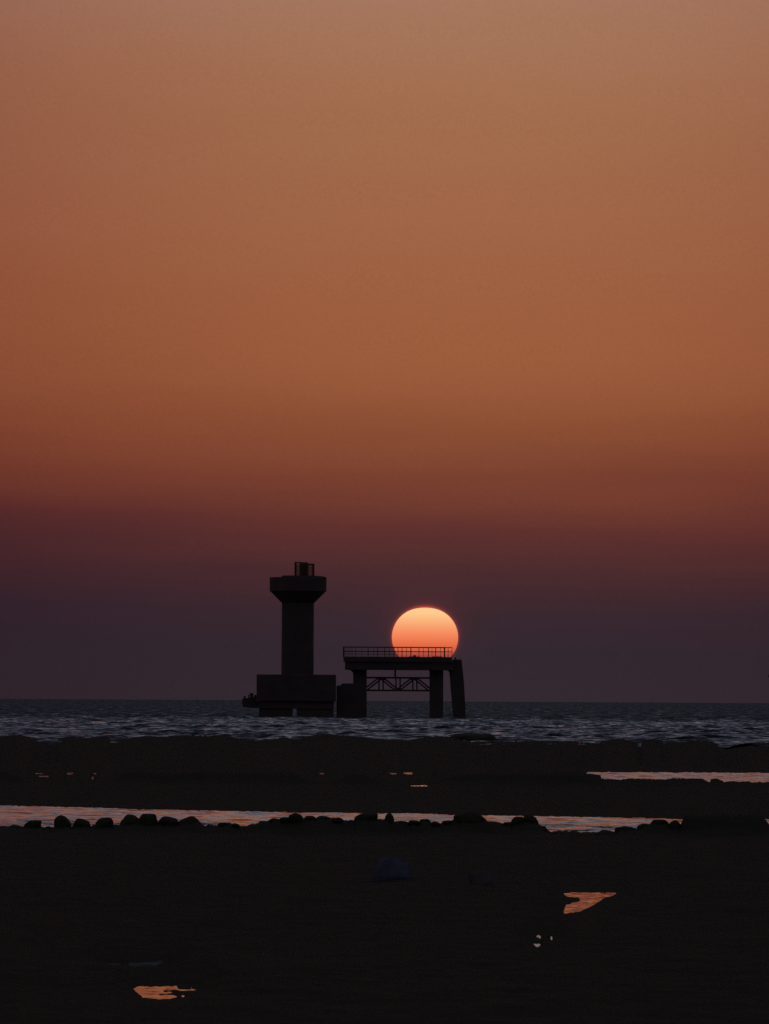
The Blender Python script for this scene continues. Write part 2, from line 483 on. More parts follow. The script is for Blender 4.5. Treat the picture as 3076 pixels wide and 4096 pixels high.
PUD_C = cC([(672, 238), (800, 240), (930, 233), (1100, 236), (1385, 233), (1340, 265), (1270, 290), (1190, 318), (1140, 360), (1080, 398), (980, 445), (890, 490), (840, 490), (800, 498), (760, 495), (700, 514), (688, 500), (690, 440), (720, 400),
            (760, 392), (790, 370), (860, 362), (905, 335), (895, 310), (870, 296), (790, 292), (740, 290), (695, 270)])
PUD_D = cD([(448, 686), (490, 660), (530, 640), (610, 645), (650, 655), (700, 650), (800, 655), (900, 646), (960, 648), (1005, 638), (1040, 680), (1110, 692), (1220, 693), (1300, 690), (1220, 702), (1110, 712), (1040, 706), (980, 690), (930, 706), (840, 710),
            (860, 722), (940, 724), (950, 740), (880, 750), (800, 748), (740, 752), (800, 764), (880, 758), (960, 764), (1010, 780), (1030, 792), (930, 812), (800, 824), (700, 808), (570, 800), (510, 745)])
SMALL = [cC([(320, 815), (345, 797), (372, 815), (372, 842), (352, 838), (345, 825), (325, 830)]),
         cC([(280, 912), (310, 920), (345, 918), (372, 915), (368, 935), (325, 960), (295, 935)]),
         cC([(508, 820), (520, 818), (528, 862), (518, 870), (510, 850)]),
         cD([(1085, 770), (1110, 765), (1125, 780), (1105, 795), (1085, 785)]),
         cD([(1212, 668), (1230, 680), (1235, 700), (1220, 700)]),
         cD([(85, 347), (130, 352), (200, 350), (275, 348), (270, 362), (180, 368), (110, 362)]),
         cD([(380, 340), (520, 335), (700, 325), (835, 300), (830, 330), (760, 360), (700, 388), (650, 378), (560, 380), (470, 378), (390, 368)]),
         cD([(940, 310), (962, 318), (980, 345), (965, 352)])]
GLINT = [c3([(290, 711), (355, 711), (350, 719), (300, 718)]), c3([(322, 734), (405, 734), (400, 742), (330, 742)]), c3([(555, 711), (612, 708), (605, 716), (580, 724), (558, 724)]),
         c3([(775, 710), (800, 710), (798, 720), (780, 718)]), c3([(762, 748), (775, 742), (776, 758), (765, 764)]),
         c4([(993, 710), (1027, 710), (1024, 720), (1000, 718)]), c5([(118, 710), (180, 710), (176, 722), (140, 722)]), c5([(228, 710), (308, 705), (306, 722), (262, 720), (240, 714)]), c5([(298, 813), (436, 813), (430, 822), (305, 822)])]

# sheet laid out along sight lines so that far ground is as finely cut as near ground
aa = np.concatenate([np.linspace(-1.2, -0.075, 46)[:-1], np.linspace(-0.075, -0.056, 24)[:-1], np.linspace(-0.056, 0.056, 800), np.linspace(0.056, 0.075, 24)[1:], np.linspace(0.075, 1.2, 46)[1:]])
bb = np.concatenate([np.linspace(150, 240, 60)[:-1], np.linspace(240, 284, 24)[:-1], np.linspace(284, 352, 60)[:-1], np.linspace(352, 420, 28)[:-1], np.linspace(420, 575, 90)[:-1], np.linspace(575, 780, 70)[:-1],
                     np.linspace(780, 960, 90)[:-1], np.linspace(960, 1110, 40)[:-1], np.linspace(1110, 1230, 90)[:-1], np.linspace(1230, 1400, 30)[:-1], np.geomspace(1400, 30000, 60)])
A, Bv = np.meshgrid(aa * F, bb)
Yg = H * F / Bv
Xg = A / F * Yg
ns = np.empty(A.shape); n2 = np.empty(A.shape)
xf, yf = Xg.ravel(), Yg.ravel()
ns.ravel()[:] = [noise.fractal((x * 0.55, y * 0.16, 0.0), 1.0, 2.1, 5) for x, y in zip(xf, yf)]
n2.ravel()[:] = [noise.fractal((x * 3.1, y * 1.3, 5.0), 0.9, 2.0, 3) for x, y in zip(xf, yf)]


edge_jit = np.zeros(A.shape)
near_ = (np.abs(A) < 1800) & (Bv > 275)
edge_jit[near_] = [noise.fractal((x * 0.035, y * 0.10, 3.0), 0.8, 2.0, 4) for x, y in zip(A[near_], Bv[near_])]


def ridge(line, D, rough=1.6):
    pts = [ab(x, y) for x, y in line]
    xa = np.array([p[0] for p in pts]); za = np.array([H - D * p[1] for p in pts])
    jit = np.array([noise.fractal((t * 2400, 0, D), 0.7, 2.0, 5) for t in aa])
    return np.interp(aa, xa, za) + jit * D * rough / F


zr = ridge(RIM, D_RIM, 3.0)[None, :]
za_ = ridge(BANK_A, 165.0, 3.0)[None, :]
zb_ = ridge(BANK_B, 103.6, 5.0)[None, :]
land = 0.09 + 0.05 * ns + 0.012 * n2
land = np.maximum(land, 0.025 + 0.012 * n2)
Z = land.copy()
# body of the reef stays under its own outlines
Z = np.where(Yg > 215, np.minimum(Z + (Yg - 215) / 115 * 0.06, zr * 0.8), Z)
Z = np.where((Yg > 140) & (Yg < 165), np.minimum(Z, za_ * 0.8 + 0.02), Z)
g = np.exp(-((Yg - D_RIM) / 14.0) ** 2); Z = Z * (1 - g) + zr * g
fall = np.clip((Yg - D_RIM - 4) / 22.0, 0, 1); Z = Z * (1 - fall) - 0.6 * fall
g = np.exp(-((Yg - 165.0) / 2.2) ** 2); Z = Z * (1 - g) + za_ * g
g = np.exp(-((Yg - 103.6) / 1.3) ** 2); Z = Z * (1 - g) + zb_ * g


def carve(Z, poly, kl, rise, depth=0.06):
    sd = poly_sd(conv(poly), A, Bv)
    return np.where(sd < 0, np.maximum(sd * kl, -depth), np.minimum(Z, sd * rise + 0.0)) , sd


def carve_in(Z, poly, kl, rise, jit=1.0):
    pc = conv(poly)
    xs = [p[0] for p in pc]; ys = [p[1] for p in pc]
    sel = (A > min(xs) - 400) & (A < max(xs) + 400) & (Bv > min(ys) - 120) & (Bv < max(ys) + 60)
    sd = np.full(A.shape, 1e6)
    sd[sel] = poly_sd(pc, A[sel], Bv[sel]) + edge_jit[sel] * jit
    return np.where(sd < 0, np.maximum(sd * kl, -0.06), np.where(sd < 1e5, np.minimum(Z, sd * rise + 0.001), Z))


def carve_pool(Z, poly, Dn, rise):
    """open water behind a bank: the bank at distance Dn is left standing"""
    pc = conv(poly)
    sd = poly_sd(pc, A, Bv)
    beyond = Yg > Dn + 0.4
    sd = sd + edge_jit * 2.0
    Zc = np.where(sd < 0, np.maximum(sd * 0.02, -0.06), np.minimum(Z, np.abs(sd) * rise * (1 + (sd / 30.0) ** 2) + 0.001))
    return np.where(beyond, Zc, Z)


Z = carve_pool(Z, POOL_A, 166.5, 0.0011)
Z = carve_pool(Z, POOL_B, 104.4, 0.0008)
Z = carve_pool(Z, POOL_R, 104.4, 0.0008)
for p in (PUD_C, PUD_D): Z = carve_in(Z, p, 0.01, 0.0011, 3.0)
for p in SMALL: Z = carve_in(Z, p, 0.01, 0.0014)
for p in GLINT: Z = carve_in(Z, p, 0.012, 0.0025)
o = grid_obj('ground', Xg, Yg, Z, M_SHORE)
tag(o, kind='structure')

# ground the photographer stands on and the land behind
xb = np.linspace(-90, 90, 60); yb = np.linspace(-120, 1.95, 40)
XB, YB = np.meshgrid(xb, yb)
ZB = 0.12 + 0.05 * np.array([noise.fractal((x * 0.3, y * 0.3, 1.0), 1.0, 2.0, 4) for x, y in zip(XB.ravel(), YB.ravel())]).reshape(XB.shape) - 0.1 * np.clip((YB + 1) / 3, 0, 1)
o = grid_obj('beach', XB, YB, ZB, M_SHORE)
tag(o, kind='structure')


# ------------------------------------------------------------------ water
def water_sheet(name, poly, mat, grow=30.0):
    pts = [P_ground(x, y) for x, y in poly]
    b = bmesh.new()
    b.faces.new([b.verts.new(p) for p in pts])
    bmesh.ops.recalc_face_normals(b, faces=b.faces)
    for f in b.faces:
        if f.normal.z < 0: f.normal_flip()
    o = mesh_obj(name, b, mat)
    return tag(o, kind='structure')


def P_ground(px, py):
    a, b_ = ab(px, py)
    Y = H / b_
    return Vector((a * Y, Y, 0.0))


def frame_of(poly, mx, mt, mb):
    xs = [p[0] for p in poly]; ys = [p[1] for p in poly]
    return [(min(xs) - mx, min(ys) - mt), (max(xs) + mx, min(ys) - mt), (max(xs) + mx, max(ys) + mb), (min(xs) - mx, max(ys) + mb)]


water_sheet('tide_pool', [(2250, 3076), (3900, 3082), (3900, 3158), (2250, 3150)], M_POOL)
water_sheet('tide_pool', [(-900, 3190), (1500, 3238), (3900, 3262), (3900, 3366), (-900, 3352)], M_POOL)
water_sheet('puddle', frame_of(PUD_C, 20, 12, 12), M_PUDDLE)
water_sheet('puddle', frame_of(PUD_D, 20, 12, 14), M_PUDDLE)
water_sheet('puddle', [(2125, 3735), (2218, 3735), (2218, 3795), (2125, 3795)], M_GLINT)
water_sheet('puddle', [(415, 3836), (705, 3834), (705, 3872), (415, 3872)], M_FILM)
for p in GLINT:
    water_sheet('puddle', frame_of(p, 8, 4, 4), M_PUDDLE)

# open sea: rows of wind waves, finely cut where the lens resolves them
yr = [312.0]
while yr[-1] < 20000:
    y = yr[-1]
    st = 0.32 if y < 480 else 0.32 * (y / 480.0) ** 1.6
    if y > 950: st = 0.96 * (y / 950.0) ** 4
    yr.append(y + min(st, 900))
yr = np.array(yr)
ax = np.concatenate([np.linspace(-1.3, -0.07, 40)[:-1], np.linspace(-0.07, -0.057, 20)[:-1], np.linspace(-0.057, 0.057, 420), np.linspace(0.057, 0.07, 20)[1:], np.linspace(0.07, 1.3, 40)[1:]])
AX, YR = np.meshgrid(ax, yr)
XR = AX * YR
ZS = np.zeros_like(XR)
stp = np.gradient(yr)[:, None] * np.ones_like(XR)
patch = 0.0
for _ in range(12):
    lx, ly = rng.uniform(6, 30), rng.uniform(14, 70)
    patch = patch + np.sin(XR / lx * 2 * math.pi * rng.choice([-1, 1]) + YR / ly * 2 * math.pi + rng.uniform(0, 6.28))
patch = np.clip(0.9 + 0.25 * patch, 0.2, 1.9)
for i in range(60):
    lam = 0.6 * 5.5 ** rng.random()
    th = rng.normal(0, 0.55) + 0.1
    kx, ky = math.sin(th) / lam * 2 * math.pi, math.cos(th) / lam * 2 * math.pi
    amp = 0.0045 * lam ** 0.85
    fade = np.clip(1.6 - stp * 3.2 / lam, 0, 1)
    w = np.sin(kx * XR + ky * YR + rng.uniform(0, 6.28))
    ZS += amp * fade * (w + 0.3 * w * np.abs(w))
ZS *= patch
ZS += 0.02 * np.sin(YR / 17.0 * 2 * math.pi + XR / 40 * 6.28 + 1.0) * np.clip((700 - YR) / 200, 0, 1)
o = grid_obj('sea', XR, YR, ZS, M_SEA)
tag(o, kind='structure')

# ------------------------------------------------------------------ beacon tower
YT = 820.0
k = YT / F


def X_(px, py=2700): return P(px, py, YT).x
def Z_(py, px): return P(px, py, YT).z


cx = (X_(1126.5, 2550) + X_(1255, 2550)) / 2
rs = (X_(1255, 2550) - X_(1126.5, 2550)) / 2
hx0, hx1 = X_(1078.5, 2340), X_(1306, 2340)
rh = (hx1 - hx0) / 2
hcx = (hx0 + hx1) / 2
T = empty('beacon_tower', (cx, YT, 0))
tag(T, 'tall dark concrete tower with flared head and blocky base in the sea', 'tower')
zt = lambda py: Z_(py, 1192)
child('shaft', lathe_bm(cx, YT, [(rs * 1.01, zt(2700)), (rs * 1.0, zt(2560)), (rs, zt(2412))]), M_CONC, T, False)
child('head', lathe_bm(hcx, YT, [(rs * 0.99, zt(2413)), (rs, zt(2413.5) + 0.02), (rh - 0.12, zt(2367)), (rh, zt(2365)), (rh, zt(2311)), (rh - 0.06, zt(2309.5))]), M_CONC, T)
child('roof_slab', prism_bm([(X_(1124), zt(2309.4)), (X_(1128), zt(2304)), (X_(1132), zt(2302.6)), (X_(1255), zt(2302.6)), (X_(1290), zt(2306)), (X_(1303), zt(2309.4))], YT - rs * 0.8, YT + rs * 0.8), M_CONC, T)
# lantern cage on the roof
lx0, lx1 = X_(1180, 2280), X_(1255.5, 2280)
zroof, ztop, ztop2 = zt(2303), zt(2250.5), zt(2256.5)
LN = empty('lantern_cage', (0, 0, 0))
LN.parent = T
wd = (lx1 - lx0) / 2
for px, r_, zt_ in ((1182, 0.11, ztop), (1203.5, 0.12, ztop), (1229.5, 0.12, ztop2 + 0.02), (1253, 0.13, ztop2)):
    for yy in (-wd, wd):
        x = X_(px, 2280)
        child('post', tube_bm((x, YT + yy, zroof - 0.02), (x, YT + yy, zt_ + 0.04), r_), M_STEEL, LN)
for yy in (-wd, wd):
    child('rail', tube_bm((X_(1180, 2280), YT + yy, ztop), (X_(1231, 2280), YT + yy, ztop - 0.03), 0.055), M_STEEL, LN)
    child('rail', tube_bm((X_(1231, 2280), YT + yy, ztop2), (X_(1254, 2280), YT + yy, ztop2), 0.055), M_STEEL, LN)
    b = bmesh.new()
    for q in np.linspace(1186, 1250, 17):
        x = X_(float(q), 2280)
        tube_bm((x, YT + yy, zroof - 0.02), (x, YT + yy, ztop2), 0.026, 6, b)
    child('mesh_panel', b, M_STEEL, LN)
for px in (1182, 1253):
    x = X_(px, 2280)
    child('rail', tube_bm((x, YT - wd, ztop2), (x, YT + wd, ztop2), 0.055), M_STEEL, LN)
xl = X_(1217.5, 2280)
child('lantern', lathe_bm(xl, YT, [(0.30, zroof - 0.02), (0.33, zroof + 0.15), (0.33, ztop - 0.45), (0.36, ztop - 0.42), (0.36, ztop - 0.30), (0.22, ztop - 0.08), (0.05, ztop + 0.02)], 20), M_STEEL, T)
# base on its legs
bx0, bx1 = X_(1028.5, 2740), X_(1343.5, 2740)
bd = (bx1 - bx0) * 0.42
child('base_block', box_bm(bx0, bx1, YT - bd, YT + bd, Z_(2805, 1192), Z_(2698.5, 1192), 0.06), M_CONC, T)
child('plinth', box_bm(X_(1036.5, 2820), X_(1334.5, 2820), YT - bd + 0.3, YT + bd - 0.3, Z_(2835, 1192), Z_(2804.5, 1192), 0.04), M_CONC, T)
for q0, q1 in ((1038, 1168.5), (1188, 1333.5)):
    child('leg', box_bm(X_(q0, 2850), X_(q1, 2850), YT - bd + 0.45, YT + bd - 0.45, -1.5, Z_(2834.6, 1192), 0.05), M_CONC, T)
child('landing_stage', prism_bm([(X_(972, 2800), Z_(2826, 980)), (X_(976, 2800), Z_(2829, 980)), (X_(1000, 2800), Z_(2831, 980)), (X_(1036.3, 2800), Z_(2831.5, 980)), (X_(1036.3, 2800), Z_(2808, 980)), (X_(1028.2, 2800), Z_(2805, 980)), (X_(1028.2, 2800), Z_(2790, 1000)),
                                 (X_(985, 2800), Z_(2792, 1000)), (X_(970, 2800), Z_(2795, 980)), (X_(969, 2800), Z_(2810, 980))], YT - 1.6, YT + 1.6), M_CONC, T)


# ------------------------------------------------------------------ rocks
def rock_mesh(name, seed, mat, knob=0.26, sub=4):
    b = bmesh.new()
    bmesh.ops.create_icosphere(b, subdivisions=sub, radius=1.0)
    off = Vector((seed * 7.3, seed * 3.1, seed * 1.7))
    rr_ = random.Random(int(seed * 10))
    cuts = [(Vector((rr_.uniform(-1, 1), rr_.uniform(-1, 1), rr_.uniform(-0.5, 1))).normalized(), rr_.uniform(0.62, 0.85)) for _ in range(9)]
    for v in b.verts:
        p = v.co.copy()
        d = 1.0 + knob * noise.fractal(p * 0.9 + off, 1.0, 2.0, 3) + 0.05 * noise.noise(p * 4 + off)
        # flattened facets as on split stone
        v.co = p * d
        for n_, t_ in cuts:
            e_ = v.co.dot(n_) - t_
            if e_ > 0: v.co -= n_ * e_ * 0.85
        v.co.x = math.copysign(abs(v.co.x) ** 0.8, v.co.x)
        v.co.z = math.copysign(abs(v.co.z) ** 0.8, v.co.z)
    xs = [v.co.x for v in b.verts]; zs = [v.co.z for v in b.verts]; ys = [v.co.y for v in b.verts]
    for v in b.verts:                       # unit footprint: x and y in -0.5..0.5, top at z = 1
        v.co.x = (v.co.x - min(xs)) / (max(xs) - min(xs)) - 0.5
        v.co.y = (v.co.y - min(ys)) / (max(ys) - min(ys)) - 0.5
        v.co.z = v.co.z / max(zs)
    me = bpy.data.meshes.new(name)
    b.to_mesh(me); b.free()
    me.polygons.foreach_set('use_smooth', [True] * len(me.polygons))
    me.materials.append(mat)
    return me


ROCKS = [rock_mesh('rock', s, M_ROCK) for s in (1.0, 2.4, 3.7, 5.2, 6.9, 8.3)]


def put_rock(x0, x1, top, Y, label, group, var, lean=0.0, base=None, cat='rock', name='rock', zb=0.0, mesh=None, ydepth=0.9):
    p0, p1 = P(x0, top, Y), P(x1, top, Y)
    o = bpy.data.objects.new(name, mesh or ROCKS[var % len(ROCKS)])
    COL.objects.link(o)
    w = (p1.x - p0.x) * 1.04
    if zb is None:
        zb = float(np.interp((p0.x + p1.x) / 2 / Y, aa, zb_[0])) - 0.02
    h_ = (p0.z + p1.z) / 2 - zb
    if lean:
        sh = Matrix(((w, 0, lean * w, (p0.x + p1.x) / 2 - lean * w * 0.55), (0, w * ydepth, 0, Y), (0, 0, h_, zb), (0, 0, 0, 1)))
        o.data = o.data.copy()
        o.data.transform(Matrix(((1, 0, lean, -lean * 0.55), (0, 1, 0, 0), (0, 0, 1, 0), (0, 0, 0, 1))))
    o.location = ((p0.x + p1.x) / 2, Y, zb)
    o.scale = (w, w * ydepth, h_)
    tag(o, label, cat, group)
    return o


GR = 'rocks lining the near edge of the long pool'
YB_ = 103.2
rocks = [
    (29, 92, 3299, 0, 0.1, 'low flat rock nearest the left frame edge, by the long pool'),
    (99, 167, 3280, 1, 0.22, 'wedge shaped rock with sloping left flank, left of the tallest rounded rock'),
    (170, 214, 3304, 2, 0, 'smallest low rock between the wedge rock and the tall dome on the left'),
    (217, 285, 3260, 3, 0, 'tall dome shaped rock standing out highest at the left of the pool'),
    (291, 365, 3273, 4, 0, 'broad rounded rock just right of the tall dome rock'),
    (385, 456, 3269, 5, 0.16, 'peaked rock standing alone between two gaps of open water at left'),
    (484, 562, 3257, 0, 0.1, 'left one of two touching rocks with a bright nick of water between their tops'),
    (556, 630, 3254, 1, -0.05, 'right one of two touching rocks, pointed, with a nick of water beside it'),
    (630, 719, 3265, 4, 0.04, 'wide smooth rock right of the touching pair of rocks'),
    (716, 808, 3264, 2, 0.05, 'wide rock ending the left row with a steep right side'),
    (1156, 1215, 3252, 3, 0.12, 'rock touching the far bank below the tower, steep on its right'),
    (1217, 1264, 3263, 5, 0, 'small low rock next to the steep rock under the tower'),
    (1264, 1322, 3263, 0, 0, 'low mound rock in the middle of the pool edge below the tower base'),
    (1328, 1376, 3269, 2, 0, 'flattest small rock before the wide notch of water below the platform'),
    (1424, 1514, 3252, 1, 0.15, 'wide dark rock left of the tiny triangle of water'),
    (1541, 1578, 3251, 3, 0.1, 'narrow upright rock right of the tiny triangle of water'),
    (1630, 1684, 3280, 4, 0, 'low rock, left of two bumps in the pool stretch under the sun'),
    (1679, 1720, 3275, 5, 0, 'round rock, right of two bumps in the pool stretch under the sun'),
    (1816, 1940, 3243, 2, 0.0, 'biggest dark rock splitting the long pool right below the platform'),
    (2046, 2094, 3266, 1, 0.15, 'sharp triangular rock at the right end of a short pool stretch'),
    (2086, 2152, 3258, 4, -0.04, 'bulky rock left of the deep orange and purple bay of the pool'),
    (2386, 2466, 3320, 0, 0.05, 'lower rock at the bottom right of the deep pool bay'),
    (2462, 2552, 3305, 3, 0.05, 'long rounded rock up the right side of the deep pool bay'),
    (2606, 2672, 3277, 5, 0, 'small dark rock with a thin strip of water behind it'),
    (2674, 2726, 3280, 2, 0, 'last small rock at the narrow right tip of the long pool'),
]
for i, (x0, x1, top, var, lean, lab) in enumerate(rocks):
    put_rock(x0, x1, top, YB_ + 0.25 * math.sin(i * 2.3), lab, GR, var, lean, zb=None)

# small stones wedged along the bank, too alike to tell apart
for i, (x0, x1, top) in enumerate([(822, 850, 3297), (872, 922, 3289), (925, 960, 3293), (1035, 1075, 3283), (1078, 1118, 3273), (1120, 1160, 3268), (1386, 1424, 3279), (1586, 1634, 3283), (1722, 1762, 3285),
                                   (1768, 1816, 3281), (1950, 2008, 3286), (2012, 2048, 3288), (2152, 2192, 3303), (2222, 2262, 3329), (2284, 2326, 3334), (2330, 2390, 3336), (2552, 2612, 3294)]):
    put_rock(x0, x1, top, YB_ + 0.3 * math.cos(i * 1.9), 'small dark stone wedged low between bigger rocks on the pool bank', GR, i + 2, 0.08 * math.sin(i * 1.7), zb=None)

# a hump of reef standing in the surf under the right end of the platform
put_rock(1790, 1990, 2934, 352.0, 'low black reef hump in the surf below the leaning pile', None, 1, 0, zb=-0.05, ydepth=1.0, name='reef_hump', cat='rock')

# two pale stones on the dark flat
def stone(name, pts, Y, depth, mat, label):
    b = bmesh.new()
    c = sum((P(x, y, Y) for x, y in pts), Vector()) / len(pts)
    vs = []
    for x, y in pts:
        p = P(x, y, Y); vs.append(b.verts.new(p - c))
    for x, y in pts:
        p = P(x, y, Y) - c
        q = Vector((p.x * 0.72 + 0.01, -depth * (0.35 + 0.25 * (p.z < 0)), p.z * 0.66 - 0.012)); b.verts.new(q)
        b.verts.new(Vector((p.x * 0.8, depth, p.z * 0.7)))
    bmesh.ops.convex_hull(b, input=list(b.verts))
    bmesh.ops.delete(b, geom=[v for v in b.verts if not v.link_faces], context='VERTS')
    vs0 = [v.co.copy() for v in b.verts]
    class _V:
        def __init__(self, c): self.co = c
    vs0 = [_V(c_) for c_ in vs0]
    bmesh.ops.bevel(b, geom=list(b.edges), offset=0.012, segments=2, affect='EDGES', clamp_overlap=True)
    lim = [(min(v.co[i] for v in vs0), max(v.co[i] for v in vs0)) for i in range(3)]
    for v in b.verts:
        v.co = Vector([min(max(v.co[i], lim[i][0]), lim[i][1]) for i in range(3)])
    bmesh.ops.subdivide_edges(b, edges=list(b.edges), cuts=1, use_grid_fill=True)
    for v in b.verts:
        v.co += v.co.normalized() * 0.01 * noise.fractal(v.co * 9, 1.0, 2.0, 3)
    o = mesh_obj(name, b, mat)
    o.location = c
    return tag(o, label, 'rock')


def q(p): return [(1400 + x / 2.373, 3350 + y / 2.373) for x, y in p]
stone('stone', q([(285, 186), (340, 176), (460, 205), (570, 240), (585, 370), (598, 400), (560, 460), (400, 480), (240, 478), (205, 445), (205, 380), (240, 320), (285, 250)]), 76.3, 0.16, M_BLUE, 'blue grey angular stone lying alone on the dark flat in the middle foreground')
stone('stone', q([(1130, 325), (1175, 310), (1240, 300), (1300, 312), (1362, 325), (1368, 420), (1362, 520), (1250, 560), (1140, 558), (1128, 450)]), 74.0, 0.12, M_BROWN, 'faint purplish block of stone right of the blue grey stone')


def bollard(px0, px1, top, base, label, Yo):
    x0, x1 = X_(px0, 2790), X_(px1, 2790)
    r = (x1 - x0) / 2
    z0 = Z_(base, 1000) - 0.02; z1 = Z_(top, 1000)
    b = lathe_bm(0, 0, [(r * 0.95, 0), (r * 0.8, (z1 - z0) * 0.35), (r * 0.72, (z1 - z0) * 0.62), (r, (z1 - z0) * 0.74), (r * 0.95, (z1 - z0) * 0.9), (r * 0.5, z1 - z0)], 18)
    o = mesh_obj('mooring_bollard', b, M_STEEL)
    o.location = ((x0 + x1) / 2, YT + Yo, z0)
    tag(o, label, 'bollard', 'bollards on the landing stage')


bollard(973, 983, 2784, 2794.6, 'small dark bollard at the outer end of the landing stage', 0.3)
bollard(992.5, 999, 2778, 2791.6, 'thin dark bollard in the middle of the landing stage', -0.4)
bollard(998, 1014, 2772, 2791.2, 'tallest thick dark bollard on the landing stage', 0.6)
bollard(1014, 1027, 2780, 2790.4, 'squat dark bollard against the tower base on the landing stage', -0.2)

# ------------------------------------------------------------------ platform on columns
YJ = 820.0
def j(x, y): return (1300 + x / 2.6365, 2350 + y / 2.6365)
def JX(x, y): return P(*j(x, y), YJ).x
def JZ(y, x): return P(*j(x, y), YJ).z


J = empty('jetty_platform', (JX(770, 1300), YJ, 0))
tag(J, 'dark concrete platform on columns beside the tower, with railings and a steel truss below', 'platform')
DW = 2.2                                             # half depth of the deck
zd = JZ(732, 760)
child('deck', box_bm(JX(195, 740), JX(1338, 740), YJ - DW, YJ + DW, JZ(786, 760), zd, 0.03), M_CONC, J)
child('beam', box_bm(JX(211, 820), JX(1340, 820), YJ - DW + 0.25, YJ + DW - 0.25, JZ(871, 760), JZ(785.5, 760), 0.03), M_CONC, J)
zu = JZ(870.6, 760)


def column(xl0, xr0, xl1, xr1, ybot, hl, hr, dep):
    """column outline in picture units; hl and hr are the haunches under the beam"""
    pts = []
    yb_ = 870
    if hl:
        for t in np.linspace(0, math.pi / 2, 6): pts.append((xl0 - hl + hl * math.sin(t), yb_ + hl * 0.8 * (1 - math.cos(t))))
    else: pts.append((xl0, yb_))
    pts.append((xl1, ybot)); pts.append((xr1, ybot))
    if hr:
        for t in np.linspace(math.pi / 2, 0, 6): pts.append((xr0 + hr - hr * math.sin(t), yb_ + hr * 0.8 * (1 - math.cos(t))))
    else: pts.append((xr0, yb_))
    out = [(JX(x, y), JZ(y, 760)) for x, y in pts]
    return prism_bm(out, YJ - dep, YJ + dep)


child('column', column(297, 440, 297, 440, 1300, 60, 14, 0.95), M_CONC, J)
child('column', column(1102, 1247, 1102, 1245, 1460, 18, 8, 0.9), M_CONC, J)
child('footing', prism_bm([(JX(x, y), JZ(y, 300)) for x, y in ((122, 1460), (122, 1045), (130, 1036), (165, 1033), (176, 1018), (190, 1012), (439, 1012), (439, 1460))], YJ - 1.7, YJ + 1.7), M_CONC, J)
child('raking_pile', prism_bm([(JX(x, y), JZ(y, 1390)) for x, y in ((1343, 763), (1425, 757), (1441, 764), (1465, 1000), (1476, 1200), (1490, 1460), (1362, 1460), (1350, 1340), (1336, 1180), (1324, 1060), (1318, 960), (1312, 900), (1302, 882), (1288, 876), (1288, 874), (1343, 874))], YJ - 0.75, YJ + 0.75), M_CONC, J)
# railings: one along each long side, linked across the left end
zt0, zm, zl = JZ(631, 760), JZ(676, 760), JZ(706, 760)
for side, yy in (('front', YJ - DW + 0.08), ('back', YJ + DW - 0.08)):
    R_ = empty('railing', (0, 0, 0)); R_.parent = J
    xe = 1340 if side == 'front' else 1262
    child('top_rail', tube_bm((JX(192, 640), yy, zt0), (JX(xe, 640), yy, zt0), 0.045), M_STEEL, R_)
    child('middle_rail', tube_bm((JX(192, 640), yy, zm), (JX(xe, 640), yy, zm), 0.038), M_STEEL, R_)
    if side == 'front':
        child('lower_rail', tube_bm((JX(192, 640), yy, zl), (JX(740, 640), yy, zl), 0.028), M_STEEL, R_)
    posts = [(195, .05), (325, .03), (455, .045), (555, .04), (630, .04), (728, .04), (812, .04), (905, .055), (990, .035), (1090, .045), (1165, .045), (1297, .03), (1338, .03)] if side == 'front' else \
            [(200, .04), (390, .025), (515, .025), (680, .025), (770, .03), (860, .025), (1040, .025), (1130, .02), (1220, .025)]
    for px, r_ in posts:
        x = JX(px, 680)
        child('post', tube_bm((x, yy, zd - 0.03), (x, yy, zt0 + 0.02), r_), M_STEEL, R_)
    if side == 'front':
        b = bmesh.new()
        for px in np.arange(206, 292, 14.0):
            x = JX(float(px), 680)
            tube_bm((x, yy, zd - 0.02), (x, yy, zt0), 0.018, 6, b)
        child('mesh_panel', b, M_STEEL, R_)
R_ = empty('railing', (0, 0, 0)); R_.parent = J
for nm, zz, r_ in (('top_rail', zt0, .045), ('middle_rail', zm, .038)):
    x = JX(192, 640)
    child(nm, tube_bm((x, YJ - DW + 0.13, zz), (x, YJ + DW - 0.13, zz), r_), M_STEEL, R_)
